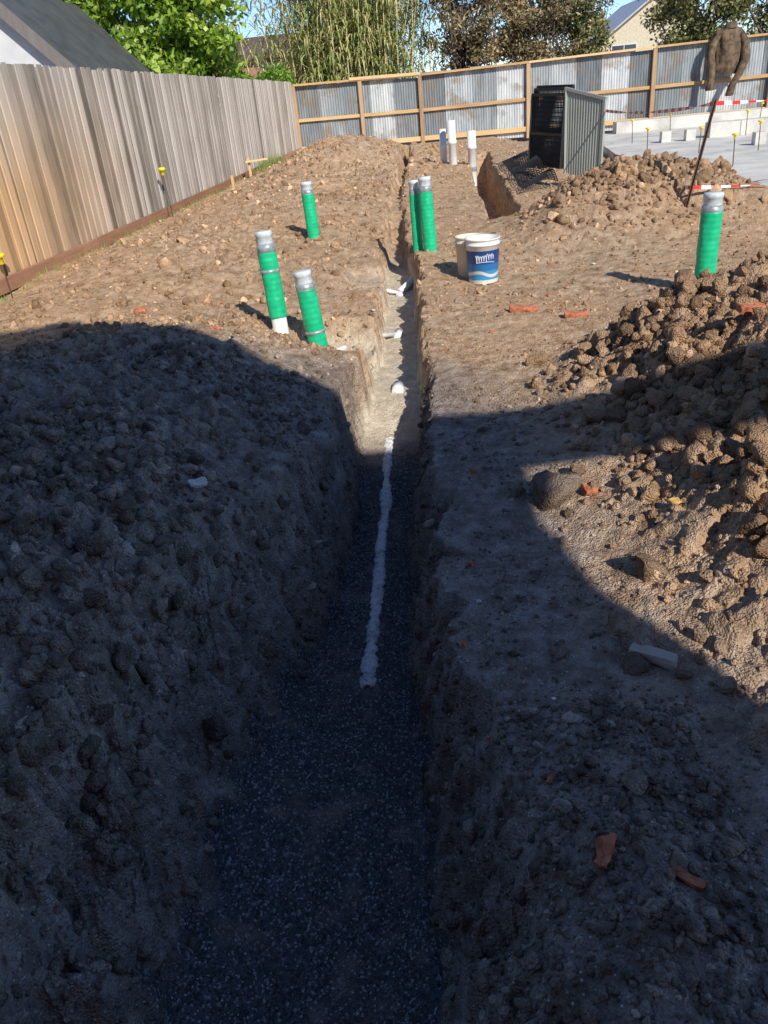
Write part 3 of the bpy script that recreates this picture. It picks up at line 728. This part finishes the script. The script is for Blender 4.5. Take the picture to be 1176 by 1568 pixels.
def tree(name,base,crown,rad,nclump,nleaf,ll,lw,m,seed,stems=3,clr=.35,drop=0.,bark=None,trunkr=.09):
    r=np.random.default_rng(seed); e=empty(name)
    C=[]
    while len(C)<nclump:
        p=r.uniform(-1,1,3)
        if .25<np.linalg.norm(p)<1: C.append(p)
    C=np.array(C); cc=np.array(crown)+C*np.array(rad)
    w=r.uniform(.5,1.4,nclump); w/=w.sum(); ci=r.choice(nclump,nleaf,p=w)
    sz=r.uniform(.6,1.25,nclump)[ci]*clr
    off=r.normal(size=(nleaf,3)); off/=np.linalg.norm(off,axis=1)[:,None]; off*= (r.random(nleaf)**.45*sz)[:,None]; 
    cen=cc[ci]+off*np.array([1,1,.85])
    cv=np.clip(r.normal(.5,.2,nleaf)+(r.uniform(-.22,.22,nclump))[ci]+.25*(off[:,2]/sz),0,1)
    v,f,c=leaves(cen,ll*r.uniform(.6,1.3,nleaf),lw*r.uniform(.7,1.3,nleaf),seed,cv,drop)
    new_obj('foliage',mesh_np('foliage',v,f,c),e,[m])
    b=B(); base=Vector(base)
    for s in range(stems):
        a=r.uniform(0,6.28); top=Vector(crown)+Vector((r.uniform(-.5,.5)*rad[0],r.uniform(-.4,.4)*rad[1],r.uniform(-.3,.3)*rad[2]))
        bs=base+Vector((.2*math.cos(a),.2*math.sin(a),-.1)); pts=[];rr=[]
        for k in range(9):
            t=k/8; p=bs.lerp(top,t)+Vector((mn.noise(Vector((t*3,s*5,seed))),mn.noise(Vector((t*3,s*5+9,seed))),0))*.45*t; pts.append(p); rr.append(trunkr*(1-.75*t))
        b.tube(pts,rr,8)
        for k in range(9):
            j=r.integers(2,8); tgt=Vector(cc[r.integers(0,nclump)]); p=pts[j]; md=p.lerp(tgt,.5)+Vector((r.normal()*.12,r.normal()*.12,r.normal()*.1+.1))
            b.tube([p,md,tgt],[rr[j]*.55,rr[j]*.35,.008],6)
    b.obj('trunk_and_limbs',e,[bark or M_bark],True); return e
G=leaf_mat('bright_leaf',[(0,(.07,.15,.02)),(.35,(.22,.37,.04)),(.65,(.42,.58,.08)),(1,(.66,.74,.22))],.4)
tree('pittosporum_tree',(-6.4,22.2,.2),(-6.45,22,3.9),(2.05,1.2,3.2),110,26000,.18,.10,G,11,4,.55)
O=leaf_mat('olive_leaf',[(0,(.07,.085,.03)),(.45,(.21,.23,.08)),(.75,(.38,.35,.15)),(1,(.55,.43,.22))],.3)
BR=leaf_mat('bronze_leaf',[(0,(.09,.07,.04)),(.45,(.28,.22,.11)),(.75,(.46,.35,.18)),(1,(.62,.47,.25))],.3)
tree('scrub_tree',(1.6,29.5,.2),(1.4,29.4,3.8),(1.7,1.2,2.2),75,11000,.15,.065,BR,21,8,.5,trunkr=.07)
tree('scrub_tree',(3.8,29.7,.2),(3.6,29.5,3.8),(1.6,1.2,2.2),75,11000,.15,.065,BR,22,8,.5,trunkr=.07)
tree('scrub_tree',(5.0,29.9,.2),(5.1,29.8,3.6),(1.0,1,1.9),50,8000,.14,.065,O,23,4,.45,trunkr=.06)
tree('dense_tree',(8.6,29.5,.2),(8.55,29.3,3.9),(1.7,1.2,2.2),75,15000,.14,.07,O,24,4,.5)
tree('dense_tree',(11.3,29.5,.2),(11.5,29.3,4.0),(2.2,1.3,2.4),90,17000,.14,.07,O,25,4,.5,trunkr=.16)
e=empty('green_hedge'); rr_=np.random.default_rng(33); n=8000
cen=np.stack([rr_.uniform(-6.6,-4.2,n),rr_.uniform(26.8,28.2,n),1.2+rr_.uniform(0,1.35,n)**1.0],1); cen[:,2]+=.15*np.sin(cen[:,0]*5)
v,f,c=leaves(cen,.12*rr_.uniform(.7,1.3,n),.06*rr_.uniform(.7,1.3,n),3,np.clip(rr_.normal(.35,.2,n),0,1)); new_obj('foliage',mesh_np('foliage',v,f,c),e,[G])
b=B(); 
for k in range(8): b.tube([(-6.5+.28*k,27.4,.1),(-6.4+.28*k,27.3,2.4)],[.03,.01],6)
b.obj('stems',e,[M_bark],True)
RD=leaf_mat('reed_leaf',[(0,(.17,.23,.06)),(.4,(.35,.43,.13)),(.7,(.58,.56,.24)),(1,(.78,.66,.36))],.4)
M_cane=simple('cane',(.70,.58,.30),.6,0,.2,6)
e=empty('giant_reed_clump'); b=B(); LC=[];LD=[];LL=[]
rr_=np.random.default_rng(44)
for k in range(240):
    bx=rr_.normal(-2.5,1.2); by=rr_.uniform(28.2,31); hh=rr_.uniform(3.2,7.0); lean=(bx+2.6)*.25+rr_.normal()*.35; ly=rr_.normal()*.3
    pts=[Vector((bx+lean*t*t,by+ly*t*t,.1+hh*t-abs(lean)*.25*t**3)) for t in np.linspace(0,1,8)]
    b.tube(pts,[.028*(1-.75*t) for t in np.linspace(0,1,8)],5,cap=False)
    for j in range(46):
        t=rr_.uniform(.2,1); i0=min(int(t*7),6); p=pts[i0].lerp(pts[i0+1],t*7-i0); LC.append(p[:]); an=rr_.uniform(0,6.28)
        LD.append((math.cos(an)*.8,math.sin(an)*.8,rr_.uniform(-.1,.9))); LL.append(rr_.uniform(.4,.9))
b.obj('canes',e,[M_cane],True)
LC=np.array(LC);LD=np.array(LD);LL=np.array(LL)[:,None]; LD/=np.linalg.norm(LD,axis=1)[:,None]
S=np.cross(LD,[0,0,1.]);S/=np.linalg.norm(S,axis=1)[:,None]+1e-9; S*=.026; g_=np.array([0,0,-1.])
m1=LC+LD*LL*.4;m2=LC+LD*LL*.75+g_*LL*.18;m3=LC+LD*LL*.95+g_*LL*.6
v=np.stack([LC-S*.5,LC+S*.5,m1-S,m1+S,m2-S*.8,m2+S*.8,m3,m3+S*.05],1).reshape(-1,3); nn=len(LC)
base_=np.arange(nn)[:,None]*8
f=np.concatenate([base_+np.array([[0,1,3,2]]),base_+np.array([[2,3,5,4]]),base_+np.array([[4,5,7,6]])])
new_obj('leaves',mesh_np('leaves',v,f,np.repeat(np.clip(rr_.normal(.5,.25,nn),0,1),8)),e,[RD])
WL=leaf_mat('willow_leaf',[(0,(.11,.17,.05)),(.5,(.29,.38,.13)),(1,(.5,.55,.26))],.4)
tree('willow_tree',(-2.5,34,.2),(-2.3,34,6.6),(3.2,2.0,2.8),70,11000,.22,.035,WL,51,3,.8,drop=1.6,trunkr=.14)
e=empty('weed_grass'); n=900; rr_=np.random.default_rng(66)
seg=rr_.random(n); yy=np.where(seg<.45,rr_.normal(21.5,.7,n),rr_.uniform(7,25,n)); xx=fxl(yy)+.09+np.abs(rr_.normal(0,.08,n)); zz=height(xx,yy)
d=np.stack([rr_.normal(0,.35,n),rr_.normal(0,.35,n),np.ones(n)],1); Lh=rr_.uniform(.06,.3,n)[:,None]*np.where(seg<.45,1.2,.35)[:,None]
c0=np.stack([xx,yy,zz-.01],1); S=np.stack([np.full(n,.006),np.full(n,.006),np.zeros(n)],1)
v=np.stack([c0-S,c0+S,c0+d*Lh],1).reshape(-1,3); new_obj('blades',mesh_np('blades',v,np.arange(n*3).reshape(n,3),np.repeat(rr_.random(n)*.5,3)),e,[RD])

# ---------------------------------------------------------------- buildings
M_roofg=simple('grey_roof',(.10,.105,.11),.6,.1,.15,3); M_wallw=simple('pale_weatherboard',(.62,.63,.64),.6,0,.06,3)
M_shed=wood_mat('shed_boards',[(.3,(.10,.09,.08)),(.55,(.18,.165,.15)),(.8,(.26,.24,.22))],(20,20,1.5))
M_glass=simple('window_glass',(.05,.06,.08),.08,0,.1,3)
def gable_house(name,x0,x1,y0,y1,zb,ze,zr,ridge_axis,mw,mr,ov=.35,win=()):
    e=empty(name); b=B()
    if ridge_axis=='y':
        xm=(x0+x1)/2
        v=[(x0,y0,zb),(x1,y0,zb),(x1,y0,ze),(xm,y0,zr-.06),(x0,y0,ze),(x0,y1,zb),(x1,y1,zb),(x1,y1,ze),(xm,y1,zr-.06),(x0,y1,ze)]
        b.add(v,q=[[0,1,2,4],[5,9,7,6],[1,6,7,2],[0,4,9,5]],t=[[4,2,3],[9,8,7]])
        b.obj('walls',e,[mw]); b=B(); s=(zr-ze)/(xm-x0)
        for sg in(-1,1):
            xe=(x0-ov) if sg<0 else (x1+ov)
            v=[(xm,y0-ov,zr),(xe,y0-ov,ze-ov*s),(xe,y1+ov,ze-ov*s),(xm,y1+ov,zr)]; v+=[(a,c,d+.08) for a,c,d in v]
            b.add(v,q=[[0,1,2,3],[4,7,6,5],[0,4,5,1],[1,5,6,2],[2,6,7,3],[3,7,4,0]])
        b.obj('roof',e,[mr])
    else:
        ym=(y0+y1)/2
        v=[(x0,y0,zb),(x0,y1,zb),(x0,y1,ze),(x0,ym,zr-.06),(x0,y0,ze),(x1,y0,zb),(x1,y1,zb),(x1,y1,ze),(x1,ym,zr-.06),(x1,y0,ze)]
        b.add(v,q=[[0,4,2,1],[5,6,7,9],[1,2,7,6],[0,5,9,4]],t=[[4,3,2],[9,7,8]])
        b.obj('walls',e,[mw]); b=B(); s=(zr-ze)/(ym-y0)
        for sg in(-1,1):
            ye=(y0-ov) if sg<0 else (y1+ov)
            v=[(x0-ov,ym,zr),(x0-ov,ye,ze-ov*s),(x1+ov,ye,ze-ov*s),(x1+ov,ym,zr)]; v+=[(a,c,d+.08) for a,c,d in v]
            b.add(v,q=[[0,3,2,1],[4,5,6,7],[0,1,5,4],[1,2,6,5],[2,3,7,6],[3,0,4,7]])
        b.obj('roof',e,[mr])
    if win:
        b=B();c=B()
        for (wx,wz,ww,wh) in win:
            b.box((wx,y0-.02,wz),(ww,.03,wh)); 
            for dx,dz,sx,sz in((0,wh/2+.03,ww+.14,.06),(0,-wh/2-.03,ww+.14,.06),(-ww/2-.035,0,.06,wh-.002),(ww/2+.035,0,.06,wh-.002),(0,0,.04,wh-.01)):
                c.box((wx+dx,y0-.045,wz+dz),(sx,.05,sz))
        b.obj('windows',e,[M_glass]); c.obj('window_frames',e,[M_wallw])
    return e
h1=gable_house('garden_shed',-9.3,-6.55,16,20.5,0,2.55,3.95,'y',M_wallw,M_roofg,.18)
b=B(); b.beam((-7.925,15.78,4.02),(-6.30,15.78,2.36),.05,.20,var=.3); b.beam((-7.925,15.78,4.02),(-9.55,15.78,2.36),.05,.20,var=.3); b.obj('barge_boards',h1,[M_shed])
def brick():
    m,nt,b=mat('brick_wall'); co=obco(nt); mp=N(nt,'ShaderNodeMapping'); nt.links.new(co,mp.inputs[0]); mp.inputs['Rotation'].default_value=(math.pi/2,0,0)
    t=N(nt,'ShaderNodeTexBrick'); nt.links.new(mp.outputs[0],t.inputs[0]); t.inputs['Scale'].default_value=4; t.inputs['Color1'].default_value=(.42,.17,.09,1); t.inputs['Color2'].default_value=(.30,.12,.07,1); t.inputs['Mortar'].default_value=(.4,.36,.32,1)
    nt.links.new(t.outputs[0],b.inputs['Base Color']); b.inputs['Roughness'].default_value=.85; return m
M_bw=brick(); M_tile=simple('brown_tiles',(.15,.10,.08),.8,0,.2,6,.4); M_metal=simple('pale_metal_roof',(.50,.53,.56),.45,.2,.06,2)
gable_house('brick_house',-15,-5.6,42,50,0,3.7,4.7,'x',M_bw,M_tile,.4,win=[(-7.2,2.8,1.0,1.1),(-11,2.4,1.4,1.2)])
gable_house('rendered_house',9.0,14.5,47,55,0,3.0,4.9,'y',simple('cream_render',(.62,.56,.42),.7),M_metal,.4,win=[(10.2,2.2,1.2,1.1),(12.6,2.2,1.2,1.1)])

# the house behind the photographer (casts the long shadow)
hh=empty('two_storey_house'); b=B(); y0,y1=-2.0,-9.0
sil=[(-3.2,-.6),(2.78,-.6),(2.78,3.4),(2.95,3.85),(3.25,4.3),(3.2,4.5),(2.75,4.78),(1.9,5.92),(1.35,6.75),(-3.2,5.9)]
n=len(sil); v=[(x,y0,z) for x,z in sil]+[(x,y1,z) for x,z in sil]+[(0,y0,3),(0,y1,3)]
b.add(v,q=[[i,(i+1)%n,n+(i+1)%n,n+i] for i in range(n)],t=[[i,(i+1)%n,2*n] for i in range(n)]+[[n+(i+1)%n,n+i,2*n+1] for i in range(n)])
b.obj('walls',hh,[M_bw])
b=B()
for (p,q) in(((1.35,6.78),(2.85,4.72)),((1.35,6.78),(-3.5,5.85))):
    v=[(p[0],y0+.10,p[1]),(q[0],y0+.10,q[1]),(q[0],y1-.3,q[1]),(p[0],y1-.3,p[1])]; v+=[(a,c,d+.08) for a,c,d in v]
    b.add(v,q=[[0,1,2,3],[4,7,6,5],[0,4,5,1],[1,5,6,2],[2,6,7,3],[3,7,4,0]])
b.obj('roof',hh,[M_tile])
b=B(); b.beam((2.7,-2.06,4.55),(3.9,-2.06,4.56),.12,.50); b.beam((3.9,-2.06,4.56),(7.6,-2.06,4.90),.12,.46); b.box((7.5,-2.06,2.2),(.14,.14,5.4)); b.obj('shadow_beam_and_post',hh,[M_post])  # unseen beam and post, added and shaped to cast the shadow band
b=B(); b.box((-.9,-1.985,.75),(1.8,.03,2.1)); b.box((-1.6,-1.985,3.6),(1.4,.03,1.1)); b.box((1.1,-1.985,3.6),(1.2,.03,1.1)); b.obj('door_and_windows',hh,[M_glass])

# ---------------------------------------------------------------- light, sky, camera
E=math.radians(35); S=Vector((.47*math.cos(E),-.883*math.cos(E),math.sin(E))).normalized()
sd=bpy.data.lights.new('sun','SUN'); sd.energy=5.0; sd.angle=math.radians(.5); sd.color=(1,.94,.84)
so=bpy.data.objects.new('sun',sd); coll.objects.link(so); so.rotation_euler=S.to_track_quat('Z','Y').to_euler(); so.location=(5,-9,9)
w=bpy.data.worlds.new('World'); scene.world=w; w.use_nodes=True; nt=w.node_tree
sky=nt.nodes.new('ShaderNodeTexSky'); sky.sky_type='NISHITA'; sky.sun_disc=False; sky.sun_elevation=E; sky.sun_rotation=math.atan2(S.x,S.y)
sky.air_density=.75; sky.dust_density=0.0; sky.ozone_density=5.0
bg=nt.nodes['Background']; nt.links.new(sky.outputs[0],bg.inputs[0]); bg.inputs[1].default_value=.15
scene.view_settings.view_transform='Standard'; scene.view_settings.look='None'; scene.view_settings.exposure=0

rho=.0997;pit=math.radians(28.36);a=math.radians(5.59)
fw=Vector((-math.sin(a)*math.cos(pit),math.cos(a)*math.cos(pit),-math.sin(pit))); r0=Vector((math.cos(a),math.sin(a),0)); u0=r0.cross(fw)
rt=r0*math.cos(rho)-u0*math.sin(rho); up=r0*math.sin(rho)+u0*math.cos(rho)
cd=bpy.data.cameras.new('camera'); cam=bpy.data.objects.new('camera',cd); coll.objects.link(cam)
Mx=Matrix((rt,up,-fw)).transposed().to_4x4(); Mx.translation=Vector((0,0,1.6)); cam.matrix_world=Mx
cd.sensor_fit='VERTICAL'; cd.sensor_height=36; cd.lens=36*1178/1568; cd.clip_start=.05; cd.clip_end=2000
scene.camera=cam
print('done')
